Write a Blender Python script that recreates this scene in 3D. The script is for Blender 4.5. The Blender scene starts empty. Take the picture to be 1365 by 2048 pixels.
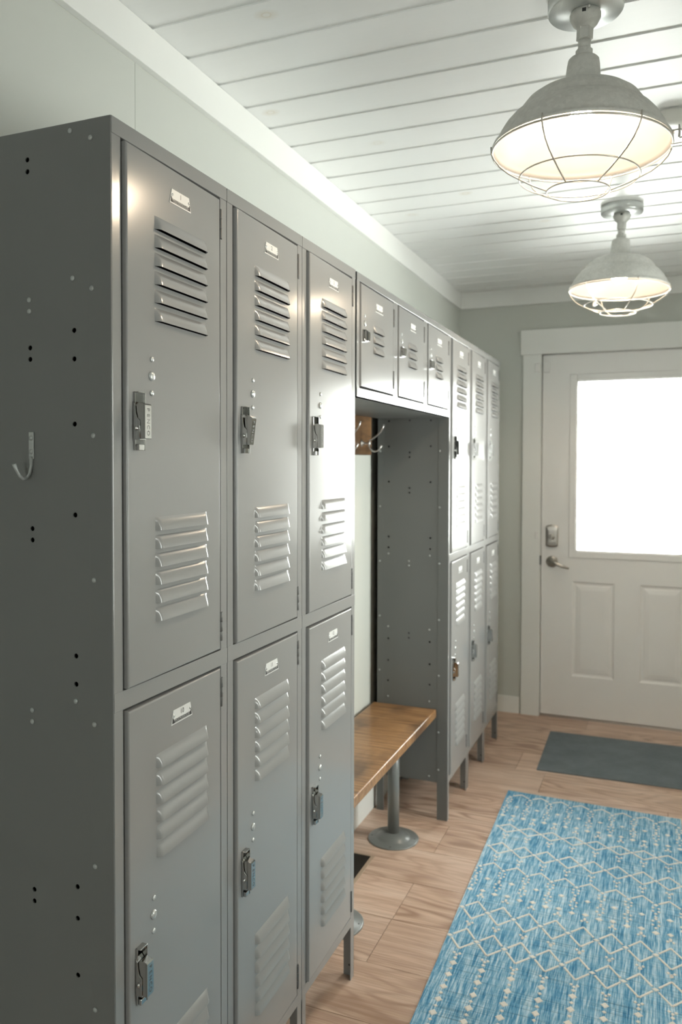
import bpy, bmesh, math, random
from mathutils import Vector, Matrix
from mathutils.geometry import delaunay_2d_cdt
random.seed(7)
S = bpy.context.scene
COL = S.collection

# ------------------------------------------------------------------ camera
yaw, pitch, roll = 0.38497, -0.02474, 0.00205
fwd = Vector((-math.sin(yaw) * math.cos(pitch), math.cos(yaw) * math.cos(pitch), math.sin(pitch)))
r0 = Vector((math.cos(yaw), math.sin(yaw), 0))
u0 = r0.cross(fwd)
rt = r0 * math.cos(roll) + u0 * math.sin(roll)
up = -r0 * math.sin(roll) + u0 * math.cos(roll)
cd = bpy.data.cameras.new('camera')
cam = bpy.data.objects.new('camera', cd)
COL.objects.link(cam)
cam.matrix_world = Matrix(((rt.x, up.x, -fwd.x, 0.79313), (rt.y, up.y, -fwd.y, -1.0113),
                           (rt.z, up.z, -fwd.z, 1.44385), (0, 0, 0, 1)))
cd.sensor_fit = 'VERTICAL'
cd.sensor_height = 36
cd.lens = 1587.83 / 2048 * 36
cd.shift_y = -55.87 / 2048
cd.clip_start = 0.05
cd.dof.use_dof = True
cd.dof.focus_distance = 1.5
cd.dof.aperture_fstop = 4.8
S.camera = cam

# ------------------------------------------------------------------ world, portals, exposure
W = bpy.data.worlds.new('world')
S.world = W
W.use_nodes = True
W.node_tree.nodes['Background'].inputs[0].default_value = (1.0, 0.985, 0.955, 1)
W.node_tree.nodes['Background'].inputs[1].default_value = 14.0
S.view_settings.view_transform = 'Standard'
S.view_settings.look = 'None'
S.view_settings.gamma = 1
S.view_settings.use_curve_mapping = False
S.view_settings.exposure = 1.06


def portal(name, loc, rot, sx, sy):
    l = bpy.data.lights.new(name, 'AREA')
    l.shape = 'RECTANGLE'
    l.size = sx
    l.size_y = sy
    l.cycles.is_portal = True
    o = bpy.data.objects.new(name, l)
    COL.objects.link(o)
    o.location = loc
    o.rotation_euler = rot


XL, XR, YB, YE, ZC = -0.335, 1.60, -3.2, 3.63, 2.455
portal('door_daylight_portal', (0.62, 3.70, 1.43), (-math.pi / 2, 0, 0), 0.56, 0.98)
portal('side_fill_window_portal', (XR + 0.10, 1.85, 1.35), (0, math.pi / 2, 0), 1.0, 0.9)  # sky portal of the added side window, fill for the far half
portal('near_fill_window_portal', (XR + 0.10, 0.215, 1.35), (0, math.pi / 2, 0), 1.0, 0.36)  # same for the added narrow window, fill on the near lockers
portal('back_fill_window_portal', (0.80, YB - 0.10, 1.35), (math.pi / 2, 0, 0), 0.5, 1.0)  # same for the added window behind the camera
BULB = 150.0


# ------------------------------------------------------------------ node helpers
class NT:
    def __init__(s, name):
        s.m = bpy.data.materials.new(name)
        s.m.use_nodes = True
        s.t = s.m.node_tree
        s.b = s.t.nodes['Principled BSDF']
        s.o = s.t.nodes['Material Output']

    def n(s, typ, props=None, **ins):
        nd = s.t.nodes.new('ShaderNode' + typ)
        for k, v in (props or {}).items():
            setattr(nd, k, v)
        for k, v in ins.items():
            key = int(k[1:]) if k[0] == 'i' and k[1:].isdigit() else k.replace('_', ' ')
            s.put(nd.inputs[key], v)
        return nd

    def put(s, sock, v):
        if hasattr(v, 'is_linked') or isinstance(v, bpy.types.NodeSocket):
            s.t.links.new(v, sock)
        elif isinstance(v, bpy.types.Node):
            s.t.links.new(v.outputs[0], sock)
        else:
            if isinstance(v, tuple) and len(v) == 3 and sock.type == 'RGBA':
                v = v + (1,)
            sock.default_value = v

    def math(s, op, a, b=0.0, c=None):
        nd = s.n('Math', {'operation': op}, i0=a, i1=b)
        if c is not None:
            s.put(nd.inputs[2], c)
        return nd.outputs[0]

    def coord(s, scale=(1, 1, 1), loc=(0, 0, 0), which='Object'):
        tc = s.n('TexCoord')
        mp = s.n('Mapping', Vector=tc.outputs[which], Scale=scale, Location=loc)
        return mp.outputs[0]

    def noise(s, vec, scale, detail=3, rough=0.5, dist=0.0):
        return s.n('TexNoise', Vector=vec, Scale=scale, Detail=detail, Roughness=rough, Distortion=dist).outputs[0]

    def ramp(s, fac, stops):
        nd = s.n('ValToRGB', Fac=fac)
        cr = nd.color_ramp
        while len(cr.elements) < len(stops):
            cr.elements.new(0.5)
        for e, (p, c) in zip(cr.elements, stops):
            e.position = p
            e.color = tuple(c) + (1,) if len(c) == 3 else c
        return nd.outputs[0]

    def mix(s, fac, a, b, mode='MIX'):
        nd = s.n('Mix', {'data_type': 'RGBA', 'blend_type': mode})
        s.put(nd.inputs[0], fac)
        s.put(nd.inputs[6], a)
        s.put(nd.inputs[7], b)
        return nd.outputs[2]

    def bump(s, h, strength=0.2, dist=0.001):
        nd = s.n('Bump', Height=h, Strength=strength, Distance=dist)
        s.t.links.new(nd.outputs[0], s.b.inputs['Normal'])

    def set(s, **k):
        for a, v in k.items():
            s.put(s.b.inputs[a.replace('_', ' ')], v)
        return s


def lin(h):
    h = h.lstrip('#')
    c = [int(h[i:i + 2], 16) / 255 for i in (0, 2, 4)]
    return tuple(x / 12.92 if x <= 0.04045 else ((x + 0.055) / 1.055) ** 2.4 for x in c)


def plain(name, col, rough=0.5, metal=0.0, bumps=None, var=0.0, coat=0.0, spec=0.5):
    k = NT(name)
    c = k.coord()
    nz = k.noise(c, 9.0, 4)
    a = tuple(x * (1 - var) for x in col)
    b = tuple(min(1, x * (1 + var)) for x in col)
    k.set(Base_Color=k.mix(nz, a, b), Roughness=rough, Metallic=metal)
    k.b.inputs['Specular IOR Level'].default_value = spec
    k.b.inputs['Coat Weight'].default_value = coat
    if bumps:
        k.bump(k.noise(c, bumps[0], 3), bumps[1], 0.001)
    return k.m


M = {}
# grey enamel of the lockers: faint orange peel
k = NT('grey_enamel')
c = k.coord()
nz = k.noise(c, 3.0, 5, 0.6)
k.set(Base_Color=k.mix(nz, (0.230, 0.230, 0.225), (0.240, 0.240, 0.235)),
      Roughness=k.math('MULTIPLY_ADD', k.noise(c, 5, 2), 0.04, 0.17))
k.b.inputs['Specular IOR Level'].default_value = 0.62
k.bump(k.noise(c, 4, 1), 0.10, 0.002)
M['grey'] = k.m
k = NT('grey_enamel_shaded')  # same enamel as the fronts, coloured darker for the shaded sides
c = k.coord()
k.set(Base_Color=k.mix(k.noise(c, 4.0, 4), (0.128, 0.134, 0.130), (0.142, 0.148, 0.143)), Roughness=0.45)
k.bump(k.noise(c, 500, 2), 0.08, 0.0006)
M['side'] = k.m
M['inner'] = plain('cabinet_inside_shade', (0.035, 0.036, 0.035), 0.7)  # interior shade put into the colour, so the panel holes read black
M['dark'] = plain('dark_gap_shade', (0.02, 0.021, 0.021), 0.6)  # near-black in place of shade inside small gaps
M['hinge'] = plain('hinge_steel', (0.12, 0.12, 0.115), 0.4, 0.6)
M['chrome'] = plain('chrome', (0.50, 0.50, 0.49), 0.09, 1.0, var=0.05)
M['chrome_dark'] = plain('engraving', (0.10, 0.10, 0.10), 0.5, 0.6)
M['plug'] = plain('painted_plug', (0.50, 0.52, 0.51), 0.25, 0.5)
M['rivet'] = plain('zinc_rivet', (0.36, 0.38, 0.37), 0.4, 0.3)
M['plate'] = plain('plate_aluminium', (0.62, 0.62, 0.60), 0.45, 0.15)
M['ink'] = plain('plate_ink', (0.015, 0.014, 0.013), 0.5)
M['nickel'] = plain('satin_nickel', (0.50, 0.47, 0.43), 0.28, 1.0, var=0.06)
M['hookmetal'] = plain('hook_nickel', (0.66, 0.64, 0.62), 0.3, 0.9)
M['rubber'] = plain('rubber', (0.02, 0.02, 0.02), 0.7)
M['trim'] = plain('white_trim_paint', lin('E6E6E2'), 0.38, var=0.01, bumps=(60, 0.03))
M['doorpaint'] = plain('white_door_paint', lin('E9E7E4'), 0.35, var=0.01, bumps=(90, 0.03))
M['ceramic'] = plain('white_plastic', lin('D6D6CF'), 0.4)
M['greenpaint'] = plain('wall_paint', lin('C4C6BF'), 0.42, var=0.015, bumps=(120, 0.05))
M['bar'] = plain('bench_leg_enamel', (0.17, 0.18, 0.175), 0.3, spec=0.7)

# ceiling paint with bleeding knots
k = NT('ceiling_paint')
c = k.coord()
grain = k.noise(k.coord((3, 60, 1)), 2.0, 5, 0.6)
col = k.mix(k.math('MULTIPLY', grain, 0.35), lin('E9EAE8'), lin('DDDDDA'))
sep = k.n('SeparateXYZ', Vector=c)
for kx, ky, s_ in ((-0.046, 0.605, 1.0), (-0.264, 1.052, 0.9), (0.40, 1.56, 1.0), (0.10, 1.93, 0.9), (-0.05, 1.37, .5),
                   (0.95, 0.68, 0.8), (1.22, 1.5, 1), (0.78, 1.79, 0.8), (0.33, 2.38, 0.7), (-0.16, 2.1, .6)):
    dx = k.math('SUBTRACT', sep.outputs[0], kx)
    dy = k.math('SUBTRACT', sep.outputs[1], ky)
    wob = k.math('MULTIPLY_ADD', k.noise(c, 40, 3), 0.5, 0.75)
    d = k.math('SQRT', k.math('ADD', k.math('MULTIPLY', dx, dx), k.math('MULTIPLY', k.math('MULTIPLY', dy, dy), 1.7)))
    d = k.math('MULTIPLY', d, wob)
    ring = k.ramp(k.math('MULTIPLY', d, 14.0), [(0.0, (.22,) * 3), (0.10, (0.12,) * 3), (0.15, (0.5,) * 3), (0.20, (0.25,) * 3), (0.45, (0,) * 3)])
    col = k.mix(k.math('MULTIPLY', ring, s_), col, lin('C9B898'))
speck = k.ramp(k.noise(k.coord((6, 22, 1)), 7.0, 6, 0.7), [(0.0, (0,) * 3), (0.69, (0,) * 3), (0.74, (0.5,) * 3)])
col = k.mix(k.math('MULTIPLY', speck, 0.25), col, lin('B9B6AE'))
k.set(Base_Color=col, Roughness=0.4)
k.bump(grain, 0.06, 0.001)
M['ceil'] = k.m

# plank floor: per-plank attribute 'pid' shifts the grain
k = NT('oak_plank')
at = k.n('Attribute', {'attribute_name': 'pid'})
tc = k.n('TexCoord')
off = k.n('VectorMath', {'operation': 'MULTIPLY', }, i0=at.outputs['Vector'], i1=(37.0, 11.0, 5.0))
vec = k.n('VectorMath', {'operation': 'ADD'}, i0=tc.outputs['Object'], i1=off.outputs[0]).outputs[0]
warp = k.noise(k.n('Mapping', Vector=vec, Scale=(1.3, 5.5, 1)).outputs[0], 1.0, 2, 0.45)
sp = k.n('SeparateXYZ', Vector=vec)
rings = k.math('SINE', k.math('MULTIPLY', warp, 95.0))
rings = k.math('MULTIPLY_ADD', rings, 0.5, 0.5)
rings = k.math('POWER', rings, 2.2)
fine = k.noise(k.n('Mapping', Vector=vec, Scale=(3, 110, 1)).outputs[0], 1.6, 5, 0.65)
mid = k.noise(k.n('Mapping', Vector=vec, Scale=(1.2, 14, 1)).outputs[0], 1.3, 4, 0.6)
col = k.ramp(mid, [(0.25, lin('B79B89')), (0.5, lin('D2B6A2')), (0.75, lin('E6D0BF'))])
mask = k.ramp(k.noise(k.n('Mapping', Vector=vec, Scale=(1.0, 3, 1)).outputs[0], 1.2, 2), [(0.40, (0.1,) * 3), (0.62, (1,) * 3)])
col = k.mix(k.math('MULTIPLY', k.math('MULTIPLY', rings, mask), 0.75), col, lin('8E6F5C'))
col = k.mix(k.ramp(fine, [(0.42, (0.42,) * 3), (0.60, (0,) * 3)]), col, lin('98765C'))
col = k.mix(0.32, col, at.outputs['Color'], 'SOFT_LIGHT')
k.set(Base_Color=col, Roughness=k.math('MULTIPLY_ADD', fine, -0.15, 0.46))
k.bump(fine, 0.12, 0.001)
M['floor'] = k.m
M['floorgap'] = plain('floor_gap', lin('6B503C'), 0.8)

# bench wood: honey stain, cross saw marks, glossy lacquer
def stained(name, c0, c1, c2, scl):
    k = NT(name)
    f = k.noise(k.coord(scl), 1.0, 5, 0.6)
    cl = k.noise(k.coord((7, 4, 5)), 1.0, 3, 0.5)
    col = k.ramp(f, [(0.3, c0), (0.5, c1), (0.72, c2)])
    col = k.mix(k.ramp(cl, [(0.50, (0,) * 3), (0.68, (0.75,) * 3)]), col, tuple(x * 0.45 for x in c0))
    k.set(Base_Color=col, Roughness=0.45)
    k.b.inputs['Coat Weight'].default_value = 0.35
    k.b.inputs['Coat Roughness'].default_value = 0.15
    k.bump(f, 0.25, 0.0012)
    return k.m


M['bench'] = stained('bench_wood', lin('65452C'), lin('8E6842'), lin('AE8860'), (6, 130, 40))
M['board'] = stained('board_wood', lin('4F3822'), lin('77583A'), lin('8A6743'), (30, 6, 60))
M['bark'] = plain('bench_edge_wood', lin('A57B4F'), 0.5, bumps=(60, .4), var=.25)

# rug ground: heathered blue weave
k = NT('rug_blue')
st = k.noise(k.coord((230, 14, 1)), 1.0, 4, 0.65)
big = k.noise(k.coord((60, 2.2, 1)), 1.0, 3, 0.6)
cross = k.noise(k.coord((5, 330, 1)), 1.0, 2, 0.6)
v = k.math('MULTIPLY_ADD', big, 0.40, k.math('MULTIPLY', st, 0.80))
col = k.ramp(v, [(0.42, lin('2F6A90')), (0.53, lin('5592B6')), (0.61, lin('88B2C9')), (0.72, lin('C4D9E2'))])
col = k.mix(k.ramp(cross, [(0.36, (0.55,) * 3), (0.46, (0,) * 3)]), col, lin('2C5468'))
chk = k.n('TexWave', {'wave_type': 'BANDS', 'bands_direction': 'DIAGONAL'}, Vector=k.coord((1, 1, 1)), Scale=190.0, Distortion=0.5)
k.set(Base_Color=k.mix(0.12, col, chk.outputs[0], 'OVERLAY'), Roughness=0.9)
k.b.inputs['Specular IOR Level'].default_value = 0.15
k.bump(k.noise(k.coord((420, 420, 1)), 1.0, 1), 0.5, 0.001)
M['rug'] = k.m
k = NT('rug_cream')
f = k.noise(k.coord((300, 300, 1)), 1.0, 2)
k.set(Base_Color=k.mix(f, lin('CFC8BE'), lin('F2ECE4')), Roughness=0.9)
k.bump(f, 0.6, 0.001)
M['cream'] = k.m
k = NT('mat_pile')
f = k.noise(k.coord((1, 1, 1)), 420, 2)
g = k.noise(k.coord((1, 1, 1)), 7, 4, .65)
k.set(Base_Color=k.mix(k.ramp(g, [(0.3, (0,) * 3), (0.7, (1,) * 3)]), k.mix(f, lin('5F686D'), lin('747D82')), k.mix(f, lin('6E777C'), lin('838B90'))), Roughness=0.95)
k.b.inputs['Specular IOR Level'].default_value = 0.1
k.bump(f, 0.8, 0.002)
M['mat'] = k.m

# galvanised shade outside, lining coloured dark to offset the strong bulb
k = NT('galvanised')
vz = k.n('TexVoronoi', Vector=k.coord(), Scale=130.0, Randomness=1.0)
f = k.noise(k.coord(), 55, 4, 0.7)
k.set(Base_Color=k.mix(k.math('MULTIPLY_ADD', vz.outputs['Color'], 0.35, k.math('MULTIPLY', f, 0.65)), (0.40, 0.40, 0.375), (0.64, 0.64, 0.60)),
      Metallic=0.2, Roughness=k.math('MULTIPLY_ADD', f, 0.25, 0.38))
k.bump(f, 0.06, 0.001)
M['galv'] = k.m
M['shadein'] = plain('shade_lining', (0.15, 0.147, 0.142), 0.45, 0.1, var=.12, bumps=(60, .1))
M['wire'] = plain('cage_wire', (0.48, 0.46, 0.42), 0.35, 0.7)
M['canopy'] = plain('canopy_metal', (0.62, 0.64, 0.63), 0.3, 0.8, var=.1)

k = NT('bulb_glow')
k.set(Base_Color=(1, 1, 1), Emission_Color=(1.0, 0.80, 0.58), Emission_Strength=BULB)
M['bulb'] = k.m

k = NT('window_glass')
tr = k.n('BsdfTransparent', Color=(0.96, 0.99, 0.98, 1))
gl = k.n('BsdfGlossy', Roughness=0.02)
fr = k.n('Fresnel', IOR=1.45)
mx = k.n('MixShader', i0=fr.outputs[0], i1=tr.outputs[0], i2=gl.outputs[0])
k.t.links.new(mx.outputs[0], k.o.inputs['Surface'])
M['glass'] = k.m
M['vent'] = plain('vent_bronze', (0.045, 0.036, 0.028), 0.5, 0.3)
M['ventframe'] = plain('vent_frame', lin('A8947F'), 0.5, 0.1)


# ------------------------------------------------------------------ mesh helpers
class MB:
    def __init__(s):
        s.v, s.f, s.mi, s.sm = [], [], [], []

    def add(s, vs, fs, mi=0, smooth=False, mat=None):
        o = len(s.v)
        if mat is not None:
            vs = [mat @ Vector(v) for v in vs]
        s.v += [tuple(v) for v in vs]
        for f in fs:
            s.f.append(tuple(i + o for i in f))
            s.mi.append(mi)
            s.sm.append(smooth)
        return s

    def box(s, x0, x1, y0, y1, z0, z1, bev=0.0, mi=0, seg=2, mat=None):
        if bev <= 0:
            vs = [(x, y, z) for x in (x0, x1) for y in (y0, y1) for z in (z0, z1)]
            return s.add(vs, [(0, 1, 3, 2), (4, 6, 7, 5), (0, 4, 5, 1), (2, 3, 7, 6), (0, 2, 6, 4), (1, 5, 7, 3)], mi, False, mat)
        bm = bmesh.new()
        bmesh.ops.create_cube(bm, size=1)
        for v in bm.verts:
            v.co = Vector(((x0 + x1) / 2 + v.co.x * (x1 - x0), (y0 + y1) / 2 + v.co.y * (y1 - y0), (z0 + z1) / 2 + v.co.z * (z1 - z0)))
        bmesh.ops.bevel(bm, geom=bm.edges[:], offset=bev, segments=seg, profile=0.5, affect='EDGES')
        bm.verts.index_update()
        s.add([v.co[:] for v in bm.verts], [tuple(v.index for v in f.verts) for f in bm.faces], mi, False, mat)
        bm.free()
        return s

    def lathe(s, prof, n=32, axis='z', c=(0, 0, 0), mi=0, smooth=True, cap=True):
        def P(r, h, a):
            ca, sa = r * math.cos(a), r * math.sin(a)
            v = {'z': (ca, sa, h), 'x': (h, ca, sa), 'y': (ca, h, sa)}[axis]
            return (v[0] + c[0], v[1] + c[1], v[2] + c[2])
        vs = [P(r, h, 2 * math.pi * i / n) for r, h in prof for i in range(n)]
        fs = []
        for j in range(len(prof) - 1):
            for i in range(n):
                q = (j * n + i, j * n + (i + 1) % n, (j + 1) * n + (i + 1) % n, (j + 1) * n + i)
                fs.append(q)
        s.add(vs, fs, mi, smooth)
        if cap:
            o = len(s.v) - len(vs)
            for j in (0, len(prof) - 1):
                if prof[j][0] > 1e-6:
                    s.f.append(tuple(o + j * n + i for i in range(n)))
                    s.mi.append(mi)
                    s.sm.append(False)
        return s

    def tube(s, pts, r, n=8, mi=0, closed=False, flat=None):
        pts = [Vector(p) for p in pts]
        m = len(pts)
        rs = r if isinstance(r, (list, tuple)) else [r] * m
        vs = []
        nrm = None
        for i, p in enumerate(pts):
            a = pts[(i - 1) % m] if (closed or i > 0) else p
            b = pts[(i + 1) % m] if (closed or i < m - 1) else p
            t = (b - a).normalized()
            if nrm is None:
                ref = Vector((0, 0, 1)) if abs(t.z) < 0.9 else Vector((1, 0, 0))
                nrm = (ref - t * ref.dot(t)).normalized()
            nrm = (nrm - t * nrm.dot(t)).normalized()
            bn = t.cross(nrm)
            for q in range(n):
                an = 2 * math.pi * q / n
                fx = 1.0 if flat is None else flat
                vs.append(p + nrm * (rs[i] * math.cos(an)) + bn * (rs[i] * fx * math.sin(an)))
        fs = []
        for i in range(m if closed else m - 1):
            j = (i + 1) % m
            for q in range(n):
                fs.append((i * n + q, i * n + (q + 1) % n, j * n + (q + 1) % n, j * n + q))
        if not closed:
            fs.append(tuple(range(n))[::-1])
            fs.append(tuple((m - 1) * n + q for q in range(n)))
        s.add(vs, fs, mi, True)
        return s

    def build(s, name, mats, parent=None, loc=(0, 0, 0), rot=(0, 0, 0), fix=True, **props):
        me = bpy.data.meshes.new(name)
        me.from_pydata([tuple(v) for v in s.v], [], s.f)
        for m in (mats if isinstance(mats, (list, tuple)) else [mats]):
            me.materials.append(M[m])
        me.polygons.foreach_set('material_index', s.mi)
        me.polygons.foreach_set('use_smooth', s.sm)
        if fix:
            bm = bmesh.new()
            bm.from_mesh(me)
            bmesh.ops.recalc_face_normals(bm, faces=bm.faces[:])
            bm.to_mesh(me)
            bm.free()
        me.update()
        o = bpy.data.objects.new(name, me)
        COL.objects.link(o)
        o.location = loc
        o.rotation_euler = rot
        if parent:
            o.parent = parent
        for a, b in props.items():
            o[a] = b
        return o


def thing(name, label, cat, loc=(0, 0, 0), group=None):
    o = bpy.data.objects.new(name, None)
    o.empty_display_size = 0.05
    COL.objects.link(o)
    o.location = loc
    o['label'] = label
    o['category'] = cat
    if group:
        o['group'] = group
    return o


def struct(mb, name, mats, **kw):
    o = mb.build(name, mats, **kw)
    o['kind'] = 'structure'
    return o


def copy_tree(o, parent=None, skip=()):
    c_ = o.copy()
    COL.objects.link(c_)
    c_.parent = parent
    for ch in list(o.children):
        if ch.name.split('.')[0] not in skip:
            copy_tree(ch, c_, skip)
    return c_


_tc = {}


def text_geo(body, size, spacing=1.0):
    key = (body, size, spacing)
    if key not in _tc:
        cu = bpy.data.curves.new('t', 'FONT')
        cu.body = body
        cu.size = size
        cu.align_x = 'CENTER'
        cu.align_y = 'CENTER'
        cu.space_character = spacing
        cu.resolution_u = 3
        ob = bpy.data.objects.new('t', cu)
        COL.objects.link(ob)
        dg = bpy.context.evaluated_depsgraph_get()
        dg.update()
        me = bpy.data.meshes.new_from_object(ob.evaluated_get(dg))
        _tc[key] = ([v.co.copy() for v in me.vertices], [tuple(p.vertices) for p in me.polygons])
        bpy.data.objects.remove(ob)
        bpy.data.meshes.remove(me)
        bpy.data.curves.remove(cu)
    return _tc[key]


def add_text(mb, body, size, mat, mi, spacing=1.0):
    vs, fs = text_geo(body, size, spacing)
    mb.add(vs, fs, mi, False, mat)


# ------------------------------------------------------------------ the room
# floor: planks with real gaps and end joints
fm = MB()
fm.box(XL - .1, XR + .1, YB - .1, YE + .1, -0.03, -0.004, mi=1)
PW = 0.2345
pids = []
rowoff = {0: 0.013, -1: 0.011, 2: 0.02, 1: 0.62, 3: 0.45, -2: 0.71, -3: 0.4, 4: 0.83, 5: 0.30, 6: 0.16, 7: 0.62, 8: -.06, 9: .42}
y_seam0 = 1.3555
nb = len(fm.f)
for row in range(-21, 10):
    ya = y_seam0 + row * PW
    yb = ya + PW
    if yb < YB - 0.1 or ya > YE + 0.1:
        continue
    off = rowoff.get(row, random.uniform(0, 1.2))
    x = off - 1.22 * 3
    while x < XR + 0.1:
        xa, xb = max(x, XL - .1), min(x + 1.22, XR + .1)
        if xb - xa > 0.01:
            y0_, y1_ = max(ya, YB - .1), min(yb, YE + .1)
            g = 0.0010
            fm.add([(xa + g, y0_ + g, 0), (xb - g, y0_ + g, 0), (xb - g, y1_ - g, 0), (xa + g, y1_ - g, 0),
                    (xa + g, y0_ + g, -0.005), (xb - g, y0_ + g, -0.005), (xb - g, y1_ - g, -0.005), (xa + g, y1_ - g, -0.005)],
                   [(0, 1, 2, 3), (0, 4, 5, 1), (1, 5, 6, 2), (2, 6, 7, 3), (3, 7, 4, 0)])
            pids.append(random.random())
        x += 1.22
floor = struct(fm, 'floor', ['floor', 'floorgap'], fix=False)
ca = floor.data.color_attributes.new('pid', 'FLOAT_COLOR', 'CORNER')
for p in floor.data.polygons:
    if p.index >= nb:
        v = pids[(p.index - nb) // 5]
        w = 0.38 + 0.24 * v
        for li in p.loop_indices:
            ca.data[li].color = (w, w + .06 * ((v * 7.3) % 1) - .03, w + .10 * ((v * 7.3) % 1) - .05, 1)

# ceiling: boards across the room with a channel between neighbours
cm = MB()
BW, GW, GD = 0.1488, 0.0200, 0.0035
yg = 0.5495 - 26 * BW
prof = []
y = yg
while y < YE + 0.1:
    prof.append((y + GW / 2, y + BW - GW / 2))
    y += BW
for a, b in prof:
    a_, b_ = max(a, YB - .1), min(b, YE + .1)
    if b_ <= a_:
        continue
    cm.add([(XL - .1, a_, ZC), (XR + .1, a_, ZC), (XR + .1, b_, ZC), (XL - .1, b_, ZC),
            (XL - .1, a_, ZC + GD), (XR + .1, a_, ZC + GD), (XR + .1, b_, ZC + GD), (XL - .1, b_, ZC + GD)],
           [(3, 2, 1, 0), (0, 1, 5, 4), (2, 3, 7, 6)])
cm.box(XL - .1, XR + .1, YB - .1, YE + .1, ZC + GD, ZC + 0.05)
ceiling = struct(cm, 'ceiling', ['ceil'], fix=False)

T = 0.12
# left wall: sheets butt at a hairline seam
wm = MB()
wm.box(XL - T, XL, YB - T, 0.5125, 0, ZC + .02)
wm.box(XL - T, XL - .003, 0.5125, 0.5137, 0, ZC + .02)
wm.box(XL - T, XL, 0.5137, YE + T, 0, ZC + .02)
struct(wm, 'wall_left', ['greenpaint'])
# right wall; window openings added out of view for fill daylight 
wm = MB()
WY0, WY1, WZ0, WZ1 = 1.50, 2.25, 0.85, 1.85
edges = [YB - T]
for q0, q1 in ((0.05, 0.38), (WY0, WY1)):
    wm.box(XR, XR + T, edges[-1], q0, 0, ZC + .02)
    wm.box(XR, XR + T, q0, q1, 0, WZ0)
    wm.box(XR, XR + T, q0, q1, WZ1, ZC + .02)
    edges.append(q1)
wm.box(XR, XR + T, edges[-1], YE + T, 0, ZC + .02)
struct(wm, 'wall_right', ['greenpaint'])
wm = MB()
BX0, BX1 = 0.56, 1.04
wm.box(XL, BX0, YB - T, YB, 0, ZC + .02)
wm.box(BX1, XR, YB - T, YB, 0, ZC + .02)
wm.box(BX0, BX1, YB - T, YB, 0, WZ0)
wm.box(BX0, BX1, YB - T, YB, WZ1, ZC + .02)
struct(wm, 'wall_back', ['greenpaint'])
w2 = MB()
for a in ((BX0, BX0 + .05, WZ0, WZ1), (BX1 - .05, BX1, WZ0, WZ1), (BX0, BX1, WZ0, WZ0 + .05), (BX0, BX1, WZ1 - .05, WZ1), (.79, .81, WZ0, WZ1)):
    w2.box(a[0], a[1], YB - .08, YB - .03, a[2], a[3], .003)
win2 = struct(w2, 'fill_window_2', ['trim'])  # unseen back window, added to let in fill daylight
MB().box(BX0 + .05, BX1 - .05, YB - .057, YB - .053, WZ0 + .05, WZ1 - .05).build('pane', ['glass'], win2)
# end wall with the door opening
DX0, DX1, DZ1 = 0.135, 1.105, 2.085
wm = MB()
wm.box(XL, DX0, YE, YE + T, 0, ZC + .02)
wm.box(DX1, XR, YE, YE + T, 0, ZC + .02)
wm.box(DX0, DX1, YE, YE + T, DZ1, ZC + .02)
struct(wm, 'wall_end', ['greenpaint'])
# unseen windows in the right wall, added for fill daylight
for wn, (q0, q1) in (('fill_window_1', (WY0, WY1)), ('fill_window_3', (0.05, 0.38))):
    w1 = MB()
    qm = (q0 + q1) / 2
    for a in ((q0, q0 + .05, WZ0, WZ1), (q1 - .05, q1, WZ0, WZ1), (q0, q1, WZ0, WZ0 + .05), (q0, q1, WZ1 - .05, WZ1), (qm - .02, qm + .02, WZ0, WZ1)):
        w1.box(XR + .03, XR + .08, a[0], a[1], a[2], a[3], .003)
    win = struct(w1, wn, ['trim'])
    MB().box(XR + .053, XR + .057, q0 + .05, q1 - .05, WZ0 + .05, WZ1 - .05).build('pane', ['glass'], win)
    cs = MB()
    for a in ((q0 - .09, q0, WZ0 - .09, WZ1 + .11), (q1, q1 + .09, WZ0 - .09, WZ1 + .11), (q0, q1, WZ1, WZ1 + .11), (q0, q1, WZ0 - .09, WZ0)):
        cs.box(XR - .018, XR, a[0], a[1], a[2], a[3], .002)
    cs.build('casing', ['trim'], win)

# cornice boards
CZ = 2.360
t = MB().box(XL, -0.317, YB, YE - .018, CZ, ZC - .0005, .0015)
struct(t, 'trim_1', ['trim'])
t = MB().box(XL, XR, YE - .018, YE, CZ, ZC - .0005, .0015)
struct(t, 'trim_2', ['trim'])
t = MB().box(XR - .018, XR, YB, YE - .018, CZ, ZC - .0005, .0015)
struct(t, 'trim_3', ['trim'])
# baseboards
t = MB().box(XL, -0.317, YB, YE - .014, 0, .095, .002)
struct(t, 'baseboard_left', ['trim'])
t = MB().box(XL, 0.035, YE - .014, YE, 0, .095, .002)
struct(t, 'baseboard_end', ['trim'])
t = MB().box(XR - .014, XR, YB, YE - .014, 0, .095, .002)
struct(t, 'baseboard_right', ['trim'])

# door casing
t = MB()
t.box(0.046, 0.148, YE - .02, YE, 0, 2.072, .002)
t.box(1.092, 1.194, YE - .02, YE, 0, 2.072, .002)
t.box(0.033, 1.207, YE - .026, YE, 2.072, 2.212, .002)
t.box(DX0, 0.150, YE, YE + .1, 0, 2.072, .001)
t.box(1.090, DX1, YE, YE + .1, 0, 2.072, .001)
t.box(DX0, DX1, YE, YE + .1, 2.072, DZ1, .001)
t.box(0.150, 1.090, YE + .0, YE + .11, -.001, .0115, mi=1)
t.box(0.148, 0.170, YE + .048, YE + .062, 0, 2.072, .001)
t.box(1.070, 1.092, YE + .048, YE + .062, 0, 2.072, .001)
t.box(0.148, 1.092, YE + .048, YE + .062, 2.050, 2.0725, .001)
t.box(0.148, 1.092, YE + .048, YE + .062, 0, .030, .001)
struct(t, 'trim_4', ['trim', 'nickel'])

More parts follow.
